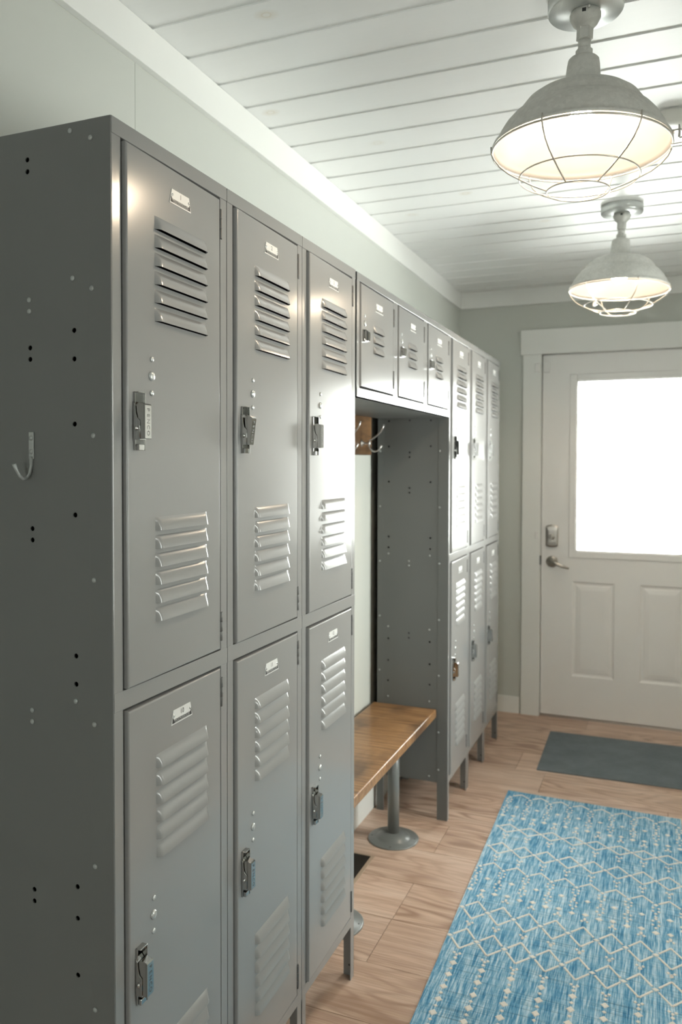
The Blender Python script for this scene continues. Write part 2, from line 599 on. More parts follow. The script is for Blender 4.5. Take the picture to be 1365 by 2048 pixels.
# door leaf: face toward the room at y = DY
DY = 3.632
DL, DR, DB, DT = 0.1545, 1.0855, 0.014, 2.064
LX0, LX1, LZ0, LZ1 = 0.337, 0.903, 0.952, 1.922
PZ0, PZ1 = 0.245, 0.785
P1 = (0.327, 0.553)
P2 = (0.687, 0.913)


def sheet(mb, us, zs, holes, place, mi=0):
    for i in range(len(us) - 1):
        for j in range(len(zs) - 1):
            uc, zc_ = (us[i] + us[i + 1]) / 2, (zs[j] + zs[j + 1]) / 2
            if any(h[0] < uc < h[1] and h[2] < zc_ < h[3] for h in holes):
                continue
            mb.add([place(us[i], zs[j], 0), place(us[i + 1], zs[j], 0), place(us[i + 1], zs[j + 1], 0), place(us[i], zs[j + 1], 0)],
                   [(0, 1, 2, 3)], mi)


d = MB()
pl = lambda u, z, dep: (u, DY + dep, z)
holes = [(LX0, LX1, LZ0, LZ1), (P1[0], P1[1], PZ0, PZ1), (P2[0], P2[1], PZ0, PZ1)]
us = sorted({DL, DR, LX0, LX1, *P1, *P2})
zs = sorted({DB, DT, LZ0, LZ1, PZ0, PZ1})
sheet(d, us, zs, holes, pl)
# pressed panels: profile of (inset, depth)
for pp in (P1, P2):
    prof = [(0, 0), (.004, .004), (.012, .009), (.020, .009), (.026, .006), (.045, .0025), (.050, .002)]
    for (i0, d0), (i1, d1) in zip(prof, prof[1:]):
        for a, b in (((0, 0), (1, 0)), ((1, 0), (1, 1)), ((1, 1), (0, 1)), ((0, 1), (0, 0))):
            def q(cr, ins, dep):
                return pl(pp[0] + ins if cr[0] == 0 else pp[1] - ins, PZ0 + ins if cr[1] == 0 else PZ1 - ins, dep)
            d.add([q(a, i0, d0), q(b, i0, d0), q(b, i1, d1), q(a, i1, d1)], [(0, 1, 2, 3)])
    i1, d1 = prof[-1]
    d.add([pl(pp[0] + i1, PZ0 + i1, d1), pl(pp[1] - i1, PZ0 + i1, d1), pl(pp[1] - i1, PZ1 - i1, d1), pl(pp[0] + i1, PZ1 - i1, d1)], [(0, 1, 2, 3)])
# edges and back
for (u_a, u_b, z_a, z_b) in ((DL, DL, DB, DT), (DR, DR, DB, DT), (DL, DR, DB, DB), (DL, DR, DT, DT), (LX0, LX0, LZ0, LZ1), (LX1, LX1, LZ0, LZ1), (LX0, LX1, LZ0, LZ0), (LX0, LX1, LZ1, LZ1)):
    d.add([pl(u_a, z_a, 0), pl(u_b, z_b, 0), pl(u_b, z_b, .044), pl(u_a, z_a, .044)] if u_a != u_b else
          [pl(u_a, z_a, 0), pl(u_a, z_b, 0), pl(u_a, z_b, .044), pl(u_a, z_a, .044)], [(0, 1, 2, 3)])
sheet(d, sorted({DL, DR, LX0, LX1}), sorted({DB, DT, LZ0, LZ1}), [(LX0, LX1, LZ0, LZ1)], lambda u, z, dd: (u, DY + .044, z))
door = struct(d, 'door_1', ['doorpaint'], fix=False)
lf = MB()
ox = 0.032
for a in ((LX0 - ox, LX0 + .006, LZ0 - ox, LZ1 + ox), (LX1 - .006, LX1 + ox, LZ0 - ox, LZ1 + ox),
          (LX0 + .006, LX1 - .006, LZ1 - .006, LZ1 + ox), (LX0 + .006, LX1 - .006, LZ0 - ox, LZ0 + .006)):
    lf.box(a[0], a[1], DY - .009, DY - .0002, a[2], a[3], .004, seg=3)
lf2 = ((LX0, LX0 + .012, LZ0, LZ1), (LX1 - .012, LX1, LZ0, LZ1), (LX0, LX1, LZ1 - .012, LZ1), (LX0, LX1, LZ0, LZ0 + .012))
for a in lf2:
    lf.box(a[0], a[1], DY + .0, DY + .018, a[2], a[3], .003)
lf.build('glazing_frame', ['doorpaint'], door, fix=True)
MB().box(LX0 + .002, LX1 - .002, DY + .019, DY + .024, LZ0 + .002, LZ1 - .002).build('pane', ['glass'], door)
# deadbolt escutcheon with thumb turn
db = MB()
out = [(-.034, -.058), (-.034, .056), (-.020, .064), (0, .067), (.020, .064), (.034, .056), (.034, -.058), (.020, -.066), (0, -.069), (-.020, -.066)]
out = [(a, b * .95) for a, b in out]
n = len(out)
ringsd = [(1.0, 0.0), (1.0, .016), (.86, .021), (.55, .023)]
vs = []
for s_, dd in ringsd:
    vs += [(a * s_, -dd, b * s_) for a, b in out]
fs = [(j * n + i, j * n + (i + 1) % n, (j + 1) * n + (i + 1) % n, (j + 1) * n + i) for j in range(3) for i in range(n)]
fs.append(tuple(3 * n + i for i in range(n)))
db.add(vs, fs)
db.lathe([(.017, -.022), (.016, -.030), (.010, -.034), (0.0001, -.034)], 20, 'y', (0, 0, -.004))
db.box(-.005, .005, -.050, -.030, -.026, .014, .003)
db.build('deadbolt', ['nickel'], door, loc=(.2140, DY, 1.040))
lv = MB()
lv.lathe([(.033, 0), (.033, -.006), (.027, -.012), (.013, -.014), (.011, -.045), (.0001, -.046)], 28, 'y')
lv.tube([(0, -.040, 0), (.012, -.050, -.001), (.035, -.053, -.010), (.065, -.052, -.022), (.098, -.048, -.030)], [.010, .0105, .009, .008, .006], 12, flat=.7)
lv.build('door_lever', ['nickel'], door, loc=(.2140, DY, .893))
lp = MB().box(.1475, .1535, YE - .024, YE - .004, .873, .925, .002)
lp.build('strike_plate', ['chrome_dark'], door)
# contact sensors
o = MB().box(0, .028, -.014, 0, 0, .050, .004).build('door_sensor', ['doorpaint'], loc=(.1150, YE - .0205, 1.970),
    label='small white alarm contact on the casing at the top left corner of the door', category='sensor')
o = MB().box(0, .036, -.016, 0, 0, .062, .004).build('door_sensor', ['doorpaint'], loc=(.1575, DY - .0003, 1.968),
    label='larger white alarm magnet on the white door leaf at its top left corner', category='sensor')
o = MB().box(0, .014, -.012, 0, 0, .038, .004).build('door_sensor', ['doorpaint'], loc=(.1220, YE - .0205, 1.022),
    label='tiny white bumper on the door casing beside the keypad lock', category='sensor')

# ------------------------------------------------------------------ lockers
LW = 0.3489       # unit width (0.35 pitch)
D = 0.302         # depth
HT = 1.9812
LEGH = 0.1524
U0, U1 = 0.0272, 0.3222   # door left and right
XF = 0.0014       # door face proud of the frame at the hinge side
DH = 0.873        # tall door height


def door_mesh(h, groups):
    """Sheet steel door; local z = 0 at its top edge; groups = [(u0,u1,z_top,count)] of louvres."""
    mb = MB()
    r = 0.0030
    P, LH = 0.0305, 0.0225
    hs = []
    for (a, b, zt, n_) in groups:
        for i in range(n_):
            hs.append((a, b, zt - i * P - LH, zt - i * P))
    zt0, h = -.0035, h - .0030
    us = sorted({U0 + r, U1 - r, *[h_[0] for h_ in hs], *[h_[1] for h_ in hs]})
    zs = sorted({zt0 - r, -h + r, *[h_[2] for h_ in hs], *[h_[3] for h_ in hs]})
    sheet(mb, us, zs, hs, lambda u, z, dd: (XF, u, z))
    loops = [(r, XF), (r * .62, XF - r * .08), (r * .29, XF - r * .29), (r * .08, XF - r * .62), (0, XF - r), (0, -.014)]
    vs = []
    for ins, xx in loops:
        vs += [(xx, U0 + ins, zt0 - ins), (xx, U1 - ins, zt0 - ins), (xx, U1 - ins, -h + ins), (xx, U0 + ins, -h + ins)]
    fs = [(4 * j + i, 4 * j + (i + 1) % 4, 4 * j + 4 + (i + 1) % 4, 4 * j + 4 + i) for j in range(5) for i in range(4)]
    # split the corners so that each side shades on its own
    for i in range(4):
        vv, ff = [], []
        for j in range(6):
            vv += [vs[4 * j + i], vs[4 * j + (i + 1) % 4]]
        for j in range(5):
            ff.append((2 * j, 2 * j + 1, 2 * j + 3, 2 * j + 2))
        mb.add(vv, ff, 0, True)
    # return flange and inner liner
    ns, nt = 40, 7
    for (a, b, z0_, z1_) in hs:
        vs = []
        for j in range(nt + 1):
            t_ = j / nt
            hh = 0.0088 * (0.25 * t_ + 0.75 * math.sin(t_ * math.pi / 2) ** 0.8)
            for i in range(ns + 1):
                s_ = i / ns
                e = min(s_, 1 - s_) / 0.055
                e = 1 if e > 1 else math.sin(e * math.pi / 2) ** 0.9
                vs.append((XF + hh * e, a + (b - a) * s_, z1_ + (z0_ - z1_) * t_))
        fs = [(j * (ns + 1) + i, j * (ns + 1) + i + 1, (j + 1) * (ns + 1) + i + 1, (j + 1) * (ns + 1) + i) for j in range(nt) for i in range(ns)]
        mb.add(vs, fs, 0, True)
    return mb


TALL = door_mesh(DH, [(.1030, .2695, -.098, 6), (.1030, .2695, -.600, 6)])
tall_proto = TALL.build('door', ['grey'], fix=False)
SH = 0.295
small_proto = door_mesh(SH, [(.130, .2150, -.104, 3)]).build('door', ['grey'], fix=False)


def latch_mesh(h=0.094, h2=0.058, dz=0.018, tilt=0.0):
    """Chrome pull: channel on the door edge, body with a rivet, lift handle with the maker's letters.
    local: x away from the door, y along the row, z up; origin at top of the channel."""
    mb = MB()
    w0, w1 = 0.0, 0.0185
    # back channel (two cheeks and web) open to the left at its top
    mb.box(0.0, 0.0012, w0, w1, -h, 0, .0004)
    mb.box(0.0, 0.0135, w1 - .0014, w1, -h, 0, .0005)
    mb.box(0.0, 0.0050, w0, w0 + .0014, -h, 0, .0005)
    mb.box(0.0, 0.0130, w0, w1, -.0018, 0, .0005)
    mb.box(0.0, 0.0120, w0 + .002, w1, -h, -h + .010, .001)
    # body with sloping top
    z0_, z1_ = -dz - h2 - .001, -dz - .002
    bx = 0.0165
    sec = [(.0012, z1_ + .004), (.006, z1_ - .002), (.0075, z1_ - .014), (.0100, z1_ - .022), (bx, z1_ - .027), (bx, z0_), (.0012, z0_)]
    ya, yb = -.0012, .0160
    n_ = len(sec)
    mb.add([(x, ya, z) for x, z in sec] + [(x, yb, z) for x, z in sec],
           [tuple(range(n_)), tuple(range(n_, 2 * n_))[::-1]] + [(i, (i + 1) % n_, n_ + (i + 1) % n_, n_ + i) for i in range(n_)])
    # rim line along the body's curve
    mb.tube([(x, ya - .0003, z) for x, z in sec[:5]] + [(bx, ya - .0003, z0_)], .0007, 6)
    # rivet
    mb.lathe([(.0042, 0), (.0040, -.0016), (.0026, -.0030), (.0001, -.0034)], 16, 'y', (.0085, ya, (z0_ + z1_) / 2 - .010))
    # lift handle
    rotm = Matrix.Translation((.017, 0, -dz - .030)) @ Matrix.Rotation(tilt, 4, 'Y') @ Matrix.Translation((-.017, 0, dz + .030))
    hz1, hz0 = -dz, -dz - h2
    ha, hb = -.0005, .0165
    sec = [(.0085, hz1 - .003), (.014, hz1 + .0005), (.0265, hz1 - .002), (.0290, hz1 - .004), (.0290, hz0 + .001), (.0270, hz0), (.0175, hz0), (.0175, hz1 - .028), (.0125, hz1 - .024), (.0095, hz1 - .014)]
    n_ = len(sec)
    mb.add([(x, ha, z) for x, z in sec] + [(x, hb, z) for x, z in sec],
           [tuple(range(n_)), tuple(range(n_, 2 * n_))[::-1]] + [(i, (i + 1) % n_, n_ + (i + 1) % n_, n_ + i) for i in range(n_)], 0, False, rotm)
    if h2 > .04:
        step = 0.0094
        for i, ch in enumerate('PENCO'):
            tm = rotm @ Matrix.Translation((.02912, .0078, hz1 - .0115 - i * step)) @ Matrix(((0, 0, 1, 0), (0, 1, 0, 0), (1, 0, 0, 0), (0, 0, 0, 1)))
            # text plane: letter x -> down the handle, letter y -> toward +y
            tm = rotm @ Matrix(((0, 0, 1, .02912), (0, 1, 0, .0078), (-1, 0, 0, hz1 - .0110 - i * step), (0, 0, 0, 1)))
            add_text(mb, ch, .0105, tm, 1)
    return mb




def squash(mb, f):
    mb.v = [(x * f, y_, z) for x, y_, z in mb.v]
    return mb


latch_proto = squash(latch_mesh(), .80).build('latch_handle', ['chrome', 'chrome_dark'])
latch_tilt = squash(latch_mesh(tilt=math.radians(9)), .80).build('latch_handle', ['chrome', 'chrome_dark'])
latch_small = squash(latch_mesh(h=.034, h2=.029, dz=.003), .52).build('latch_handle', ['chrome', 'chrome_dark'])


def plate_mesh(num):
    mb = MB()
    zt, zb = -.0375, -.0625
    a, b = .0275, .0340
    uc = .1820
    th = .0009
    f = [(XF + .0002, uc - a, zt), (XF + .0002, uc + a, zt), (XF + .0002, uc + b, zb), (XF + .0002, uc - b, zb)]
    vs = f + [(XF + .0002 + th, y_, z_) for _, y_, z_ in f]
    mb.add(vs, [(4, 5, 6, 7), (0, 1, 5, 4), (1, 2, 6, 5), (2, 3, 7, 6), (3, 0, 4, 7)])
    x1 = XF + .0002 + th
    # dark band with turned-up ends
    e = .0002
    mb.add([(x1 + e, uc - .0318, -.0604), (x1 + e, uc + .0318, -.0604), (x1 + e, uc + .0305, -.0540), (x1 + e, uc - .0305, -.0540)], [(0, 1, 2, 3)], 1)
    mb.add([(x1 + e, uc - .0312, -.0540), (x1 + e, uc - .0270, -.0540), (x1 + e, uc - .0296, -.0490)], [(0, 1, 2)], 1)
    mb.add([(x1 + e, uc + .0312, -.0540), (x1 + e, uc + .0270, -.0540), (x1 + e, uc + .0296, -.0490)], [(0, 1, 2)], 1)
    to = lambda z_, ee: Matrix(((0, 0, 1, x1 + ee), (1, 0, 0, uc), (0, 1, 0, z_), (0, 0, 0, 1)))
    add_text(mb, 'PENCO PRODUCTS, INC.', .0047, to(-.0560, .0004), 0)
    mb.add([(x1 + .0004, uc - .024, -.0593), (x1 + .0004, uc + .024, -.0593), (x1 + .0004, uc + .024, -.0588), (x1 + .0004, uc - .024, -.0588)], [(0, 1, 2, 3)], 0)
    add_text(mb, num, .0125, to(-.0455, .0003), 1)
    for sgn in (-1, 1):
        mb.lathe([(.0024, 0), (.0022, .0009), (.0011, .0013), (.0001, .0014)], 12, 'x', (x1, uc + sgn * .0262, -.0475), mi=2)
    return mb


hinge_mb = MB()
for i in range(3):
    hinge_mb.lathe([(.0033, -i * .0187 - .0183), (.0035, -i * .0187 - .0175), (.0035, -i * .0187 - .0008), (.0033, -i * .0187)], 12, 'z', (XF - .0005, 0, 0))
hinge_mb.box(-.002, .0016, 0, .006, -.056, 0)
hinge_proto = hinge_mb.build('hinge', ['hinge'])
plug_s = MB().lathe([(.0046, 0), (.0046, .0012), (.0036, .0024), (.0018, .0030), (.0001, .0032)], 18, 'x').build('hole_plug', ['plug'])
plug_b = MB().lathe([(.0078, 0), (.0078, .0012), (.0070, .0030), (.0045, .0040), (.0001, .0044)], 22, 'x').build('hole_plug', ['plug'])
rivet_mb = MB().lathe([(.0042, 0), (.0042, -.0006), (.0032, -.0016), (.0001, -.0020)], 14, 'y')
rivet_proto = rivet_mb.build('rivet', ['rivet'])
PROTOS = [tall_proto, small_proto, latch_proto, latch_tilt, latch_small, hinge_proto, plug_s, plug_b, rivet_proto]


def inst(proto, parent, loc, rot=(0, 0, 0)):
    c_ = proto.copy()
    COL.objects.link(c_)
    c_.parent = parent
    c_.location = loc
    c_.rotation_euler = rot
    return c_


def add_door(root, top, num, small=False, tilt=False):
    th = math.radians(0.45 if small else 1.15)      # doors stand a touch proud at the latch side
    dr = inst(small_proto if small else tall_proto, root, (U1 * math.sin(th), U1 * (1 - math.cos(th)), top), (0, 0, th))
    plate_mesh(num).build('number_plate', ['plate', 'ink', 'chrome'], dr, fix=False, label='pale metal number plate')
    if small:
        inst(latch_small, dr, (XF, .0430, -.131))
        inst(plug_s, dr, (XF, .0900 - .035, -.090))
        inst(plug_b, dr, (XF, .0900 - .035, -.112))
        for z_ in (-.024, -.218):
            inst(hinge_proto, dr, (0, .3240, z_))
    else:
        inst(latch_tilt if tilt else latch_proto, dr, (XF, .0425, -.395))
        inst(plug_s, dr, (XF, .0940, -.3375))
        inst(plug_b, dr, (XF, .0930, -.3655))
        inst(plug_s, dr, (XF, .0930, -.3935))
        for z_ in (-.0225, -.798):
            inst(hinge_proto, dr, (0, .3240, z_))
    return dr


PU0, PU1 = 0.0230, 0.3252


def frame_tall():
    mb = MB()
    e = .0009
    mb.box(-.018, 0, .0004, PU0, LEGH, HT - .026, e)
    mb.box(-.018, 0, PU1, LW, LEGH, HT - .026, e)
    mb.box(-.018, .0008, .0004, LW, HT - .026, HT, e)          # top rail laps the posts
    mb.box(-.018, .0008, .0004, LW, 1.052, 1.0825, e)
    mb.box(-.018, .0005, .0004, LW, LEGH, .1780, e)
    # stops behind the door edges
    for z0_, z1_ in ((.170, 1.060), (1.075, HT - .02)):
        mb.box(-.0178, -.0158, PU0 - .002, PU0 + .018, z0_, z1_)
        mb.box(-.0178, -.0158, PU1 - .018, PU1 + .002, z0_, z1_)
    for z0_, z1_ in ((.170, .196), (1.036, 1.060), (1.075, 1.100), (HT - .045, HT - .02)):
        mb.box(-.0178, -.0158, PU0, PU1, z0_, z1_)
    return mb


def body_tall():
    mb = MB()
    t_ = .0011
    mb.box(-D, -.0005, .0004, .0004 + t_, LEGH, HT - .001)
    mb.box(-D, -.0005, LW - t_, LW, LEGH, HT - .001)
    mb.box(-D, -D + t_, .0004, LW, LEGH, HT - .001)
    mb.box(-D, -.0005, .0004, LW, HT - .0022, HT - .001)
    mb.box(-D, -.019, .0004, LW, 1.0665, 1.0680)
    mb.box(-D, -.0005, .0004, LW, LEGH, LEGH + t_)
    return mb


def leg_mesh(front, left, deep=.030, foot=True):
    mb = MB()
    th = .0022
    xo = 0.0 if front else -D
    sx = -1 if front else 1
    x0_, x1_ = sorted((xo, xo + sx * deep))
    if left:
        mb.box(x0_, x1_, .0004, .0004 + th, 0, LEGH, .0003)
        fa, fb = .0004, PU0
    else:
        mb.box(x0_, x1_, LW - th, LW, 0, LEGH, .0003)
        fa, fb = PU1, LW
    xa, xb = sorted((xo, xo + sx * th))
    mb.box(xa, xb, fa, fb, 0, LEGH, .0003)
    # dark disc for the shade in a bolt hole near the foot
    mb.lathe([(.0032, -.0004), (.0001, -.0005)], 12, 'y', (xo + sx * .012, .0004 if left else LW - th, .030), mi=1, cap=False)
    return mb


frame_p = frame_tall().build('frame', ['grey'])
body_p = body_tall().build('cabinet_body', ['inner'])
leg_ps = [leg_mesh(f_, l_).build('leg', ['grey', 'dark']) for f_ in (True, False) for l_ in (True, False)]
PROTOS += [frame_p, body_p] + leg_ps


def tall_locker(y0_, na, nb_, label, group, tilt=False):
    t_ = thing('locker', label, 'locker', (0, y0_, 0), group)
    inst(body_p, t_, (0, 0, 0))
    inst(frame_p, t_, (0, 0, 0))
    for l_ in leg_ps:
        inst(l_, t_, (0, 0, 0))
    add_door(t_, 1.9548, na, tilt=tilt)
    add_door(t_, 1.0510, nb_)
    return t_


def pierced(holes_, z0_, z1_, r=.0042, n_=14):
    """Sheet in the xz plane (y = -.0012 .. 0) with real round holes."""
    pts = [Vector((-D, z0_)), Vector((0, z0_)), Vector((0, z1_)), Vector((-D, z1_))]
    eds = [(0, 1), (1, 2), (2, 3), (3, 0)]
    for hx, hz in holes_:
        b0 = len(pts)
        for i in range(n_):
            a_ = 2 * math.pi * i / n_
            pts.append(Vector((hx + r * math.cos(a_), hz + r * math.sin(a_))))
        eds += [(b0 + i, b0 + (i + 1) % n_) for i in range(n_)]
    vo, eo, fo, *_ = delaunay_2d_cdt(pts, eds, [], 0, 1e-6)
    mb = MB()
    keep = []
    for f_ in fo:
        cx = sum(vo[i].x for i in f_) / len(f_)
        cz = sum(vo[i].y for i in f_) / len(f_)
        if not any((cx - hx) ** 2 + (cz - hz) ** 2 < (r * .97) ** 2 for hx, hz in holes_):
            keep.append(tuple(f_))
    mb.add([(v.x, -.0012, v.y) for v in vo], keep)
    mb.add([(-D, -.0012, z0_), (-D, 0, z0_), (0, -.0012, z0_), (0, 0, z0_), (0, -.0012, z1_), (0, 0, z1_), (-D, -.0012, z1_), (-D, 0, z1_)],
           [(0, 1, 3, 2), (2, 3, 5, 4), (4, 5, 7, 6), (6, 7, 1, 0)])
    for hx, hz in holes_:
        mb.lathe([(r, -.0012), (r, .0008)], n_, 'y', (hx, 0, hz), cap=False)
    return mb


def end_panel(root, dark, light):
    mb = pierced(dark, LEGH, HT - .0005)
    mb.box(-.0435, 0, -.0022, -.0012, 0, HT - .0007, .0004)
    mb.box(-.0435, 0, -.0012, 0, 0, LEGH)
    mb.box(-D, -D + .026, -.0022, -.0012, 0, HT - .0065, .0004)
    mb.box(-D, -D + .026, -.0012, 0, 0, LEGH)
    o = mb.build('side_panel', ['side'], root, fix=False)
    for (x_, z_) in light:
        on = x_ > -.0435 or x_ < -D + .026
        inst(rivet_proto, o, (x_, -.0022 if on else -.0012, z_))
    return o


A, B_ = -.0725, -.2545
dark_near = [(-.165, 1.935), (-.165, 1.916), (-.162, 1.632), (-.162, 1.6135), (A, 1.655), (A, 1.610), (A, 1.507), (A, 1.3626),
             (-.160, 1.338), (-.160, 1.3195), (A, 1.137), (A, 1.0915), (-.1615, .741), (-.1615, .7216), (A, .7635), (A, .712), (A, .619)]
light_near = [(-.078, 1.968), (-.0375, 1.951), (A - .002, 1.737), (-.0365, 1.718), (-.163, 1.7095), (-.163, 1.691), (-.035, 1.488), (-.035, 1.2605),
              (-.036, 1.0315), (A - .001, 1.064), (-.163, 1.039), (-.163, 1.0205), (-.036, .804), (-.0375, .572)]
for (a, b) in list(dark_near):
    if abs(a - A) < .003:
        dark_near.append((B_, b))
for zz in (1.951, 1.718, 1.488, 1.2605, 1.0315, .804, .572):
    light_near.append((-.2905, zz))
dark_far = [(x_, z_) for z_ in (1.6225, 1.518, 1.373, 1.1466, 1.1015, .723, .6325, .548) for x_ in (B_, -.0765)]
dark_far += [(-.1655, z_) for z_ in (1.624, 1.4936, 1.4744, 1.3477, 1.3289, .7523, .7326)]
light_far = [(x_, z_) for z_ in (1.499, 1.271, 1.044, .816, .589, .358, .2046) for x_ in (-.0382, -.2915)]
light_far += [(B_, 1.0759), (-.078, 1.0745), (-.1666, 1.0488), (-.1666, 1.0303), (B_, .774), (-.078, .773), (B_, .4825), (-.078, .48), (-.077, .173)]

GN, GF = 'tall lockers of the near bank', 'tall lockers of the far bank beyond the bench'
names = [('1', '10', 'tall grey two-door steel locker with number plates 1 and 10, nearest the camera', GN),
         ('2', '11', 'tall grey two-door steel locker in the middle of the near bank, plates 2 and 11', GN),
         ('3', '12', 'tall grey two-door steel locker on the near side of the wooden bench', GN),
         None, None, None,
         ('7', '16', 'tall grey two-door steel locker touching the far end of the wooden bench', GF),
         ('8', '17', 'tall grey two-door steel locker in the middle of the far bank', GF),
         ('9', '18', 'tall grey two-door steel locker closest to the white door', GF)]
lockers = {}
for kk, nm in enumerate(names):
    if nm:
        lockers[kk] = tall_locker(kk * .35, nm[0], nm[1], nm[2], nm[3], tilt=(kk == 1))
# pierce the outer skin where the end panels are seen
for kk, holes_ in ((0, dark_near), (6, dark_far)):
    root = lockers[kk]
    for ch in list(root.children):
        if ch.name.startswith('cabinet_body'):
            ch.data = ch.data.copy()
            mbb = MB()
            t_ = .0011
            mbb.box(-D, -.0005, LW - t_, LW, LEGH, HT - .001)
            mbb.box(-D, -D + t_, .0004, LW, LEGH, HT - .001)
            mbb.box(-D, -.0005, .0004, LW, HT - .0022, HT - .001)
            mbb.box(-D, -.019, .0004, LW, 1.0665, 1.0680)
            mbb.box(-D, -.0005, .0004, LW, LEGH, LEGH + t_)
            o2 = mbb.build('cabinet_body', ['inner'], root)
            bpy.data.objects.remove(ch)
            o2.name = 'cabinet_body'
    sp_ = end_panel(root, holes_, light_near if kk == 0 else light_far)
    if kk == 0:
        hk = MB()
        hk.box(-.0052, .0052, -.0022, 0, -.022, .022, .001)
        pts = [(0, -.0012, -.018), (0, -.002, -.034), (-.0005, -.005, -.046), (-.001, -.011, -.053), (-.0015, -.018, -.054), (-.002, -.025, -.049), (-.0025, -.031, -.040), (-.003, -.036, -.030)]
        hk.tube(pts, [.0035, .0026, .0026, .0026, .0026, .0026, .0026, .0034], 10)
        hk.lathe([(.0042, 0), (.004, -.001), (.0001, -.002)], 12, 'y', (0, -.0022, .012))
        hk.lathe([(.0042, 0), (.004, -.001), (.0001, -.002)], 12, 'y', (0, -.0022, -.010))
        hk.build('coat_hook', ['rivet'], sp_, loc=(-.1597, -.0012, 1.4735), label='small painted metal hook')

# overhead box lockers above the bench
SW, SP = 0.3455, 0.3460
Z0 = 1.634


def small_locker(y0_, num, label):
    t_ = thing('box_locker', label, 'locker', (0, y0_, 0), 'small overhead lockers above the bench')
    th = .0011
    mb = MB()
    mb.box(-D, -.0005, .0004, .0004 + th, Z0, HT - .001)
    mb.box(-D, -.0005, SW - th, SW, Z0, HT - .001)
    mb.box(-D, -D + th, .0004, SW, Z0, HT - .001)
    mb.box(-D, -.0005, .0004, SW, HT - .0022, HT - .001)
    mb.box(-D, -.0005, .0004, SW, Z0, Z0 + th)
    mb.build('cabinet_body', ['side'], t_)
    fr_ = MB()
    e = .0009
    fr_.box(-.018, 0, .0004, PU0, Z0, HT - .024, e)
    fr_.box(-.018, 0, .3255, SW, Z0, HT - .024, e)
    fr_.box(-.018, .0008, .0004, SW, HT - .024, HT - .002, e)
    fr_.box(-.018, .0008, .0004, SW, Z0, 1.6595, e)
    fr_.build('frame', ['grey'], t_)
    for yy in (.05, .29):
        inst(rivet_proto, t_, (-.012, yy, Z0), (-math.pi / 2, 0, 0))
    add_door(t_, 1.9565, num, small=True)
    return t_


for i, (nm, lb) in enumerate((('4', 'small square overhead steel locker beside the near bank of tall lockers'),
                              ('5', 'small square overhead steel locker, middle of three above the bench'),
                              ('6', 'small square overhead steel locker beside the far bank of tall lockers'))):
    small_locker(1.0600 + i * SP, nm, lb)

for p_ in PROTOS:
    bpy.data.objects.remove(p_)

# ------------------------------------------------------------------ bench
bt = thing('bench', 'honey-stained wooden locker room bench on grey pedestal legs', 'bench', (0, 0, 0))
top = MB()
top.box(-.3155, -.0455, 1.054, 2.094, .4195, .4535, .004, seg=3)
top.build('seat', ['bench'], bt)
for yy in (1.875, 1.268):
    ped = MB()
    ped.tube([(0, 0, .008), (0, 0, .412)], .0225, 28)
    ped.lathe([(.097, 0), (.098, .003), (.094, .0055), (.068, .008), (.062, .013), (.050, .021), (.034, .026), (.0235, .028)], 48)
    ped.box(-.07, .07, -.05, .05, .410, .4192, .002)
    for i in range(4):
        a = math.radians(-80 + 90 * i)
        ped.lathe([(.0045, .0050), (.0042, .0066), (.0001, .0070)], 12, 'z', (.082 * math.cos(a), .082 * math.sin(a), .0), mi=1)
    ped.build('pedestal_leg', ['bar', 'chrome_dark'], bt, loc=(-.155, yy, 0))

# hook board and coat hooks
brd = MB().box(XL, -.305, 1.056, 2.030, 1.482, 1.648, .003)
brd.box(-.3065, -.3045, 1.975, 1.985, 1.628, 1.636, mi=0)
brd.build('hook_board', ['board'], label='stained pine board on the wall above the bench', category='board')


def coat_hook(y_, label):
    t_ = thing('coat_hook', label, 'hook', (-.305, y_, 1.527), 'nickel double hooks on the pine board')
    m = MB()
    m.lathe([(.013, 0), (.0145, .003), (.012, .007), (.005, .011), (.005, .030), (.0095, .033), (.010, .037), (.0065, .040), (.0001, .041)], 20, 'x', (0, 0, 0))
    m.build('rose', ['hookmetal'], t_)
    m = MB()
    P_ = [(.0943, .0722), (.0905, .058), (.0820, .044), (.0660, .0285), (.0500, .018), (.0387, .0132), (.0330, .005), (.0326, -.0025), (.0345, -.012), (.0388, -.0211), (.0480, -.0300), (.0585, -.0326), (.0700, -.0300), (.0781, -.0228), (.0856, -.0086)]
    m.tube([(a, 0, b) for a, b in P_], [.0042] + [.0032] * 4 + [.003] * 5 + [.0032] * 4 + [.0042], 10, flat=1.35)
    m.build('double_hook', ['hookmetal'], t_)


coat_hook(1.907, 'curved nickel double coat hook beside the far lockers')
coat_hook(1.650, 'curved nickel double coat hook cut off by the near lockers')

# floor register
vt = thing('floor_register', 'dark slatted floor vent with tan rim beside the bench leg', 'vent', (0, 0, 0))
v_ = MB()
vx0, vx1, vy0, vy1 = -.300, -.1735, 1.395, 1.7135
v_.box(vx1 - .013, vx1, vy0, vy1, 0, .0035, .001)
v_.box(vx0, vx0 + .013, vy0, vy1, 0, .0035, .001)
v_.box(vx0 + .013, vx1 - .013, vy1 - .008, vy1, 0, .0035, .001)
v_.box(vx0 + .013, vx1 - .013, vy0, vy0 + .013, 0, .0035, .001)
v_.build('frame', ['ventframe'], vt)
v_ = MB()
v_.box(vx0 + .013, vx1 - .013, vy0 + .013, vy1 - .008, 0.0002, .0006)
yy = vy0 + .016
while yy < vy1 - .012:
    v_.box(vx0 + .013, vx1 - .013, yy, yy + .0035, .0004, .0028)
    yy += .0085
v_.build('grille', ['vent'], vt)

# ------------------------------------------------------------------ rug
rg = thing('runner_rug', 'blue woven runner rug with raised cream diamond lattice', 'rug', (0, 0, 0))


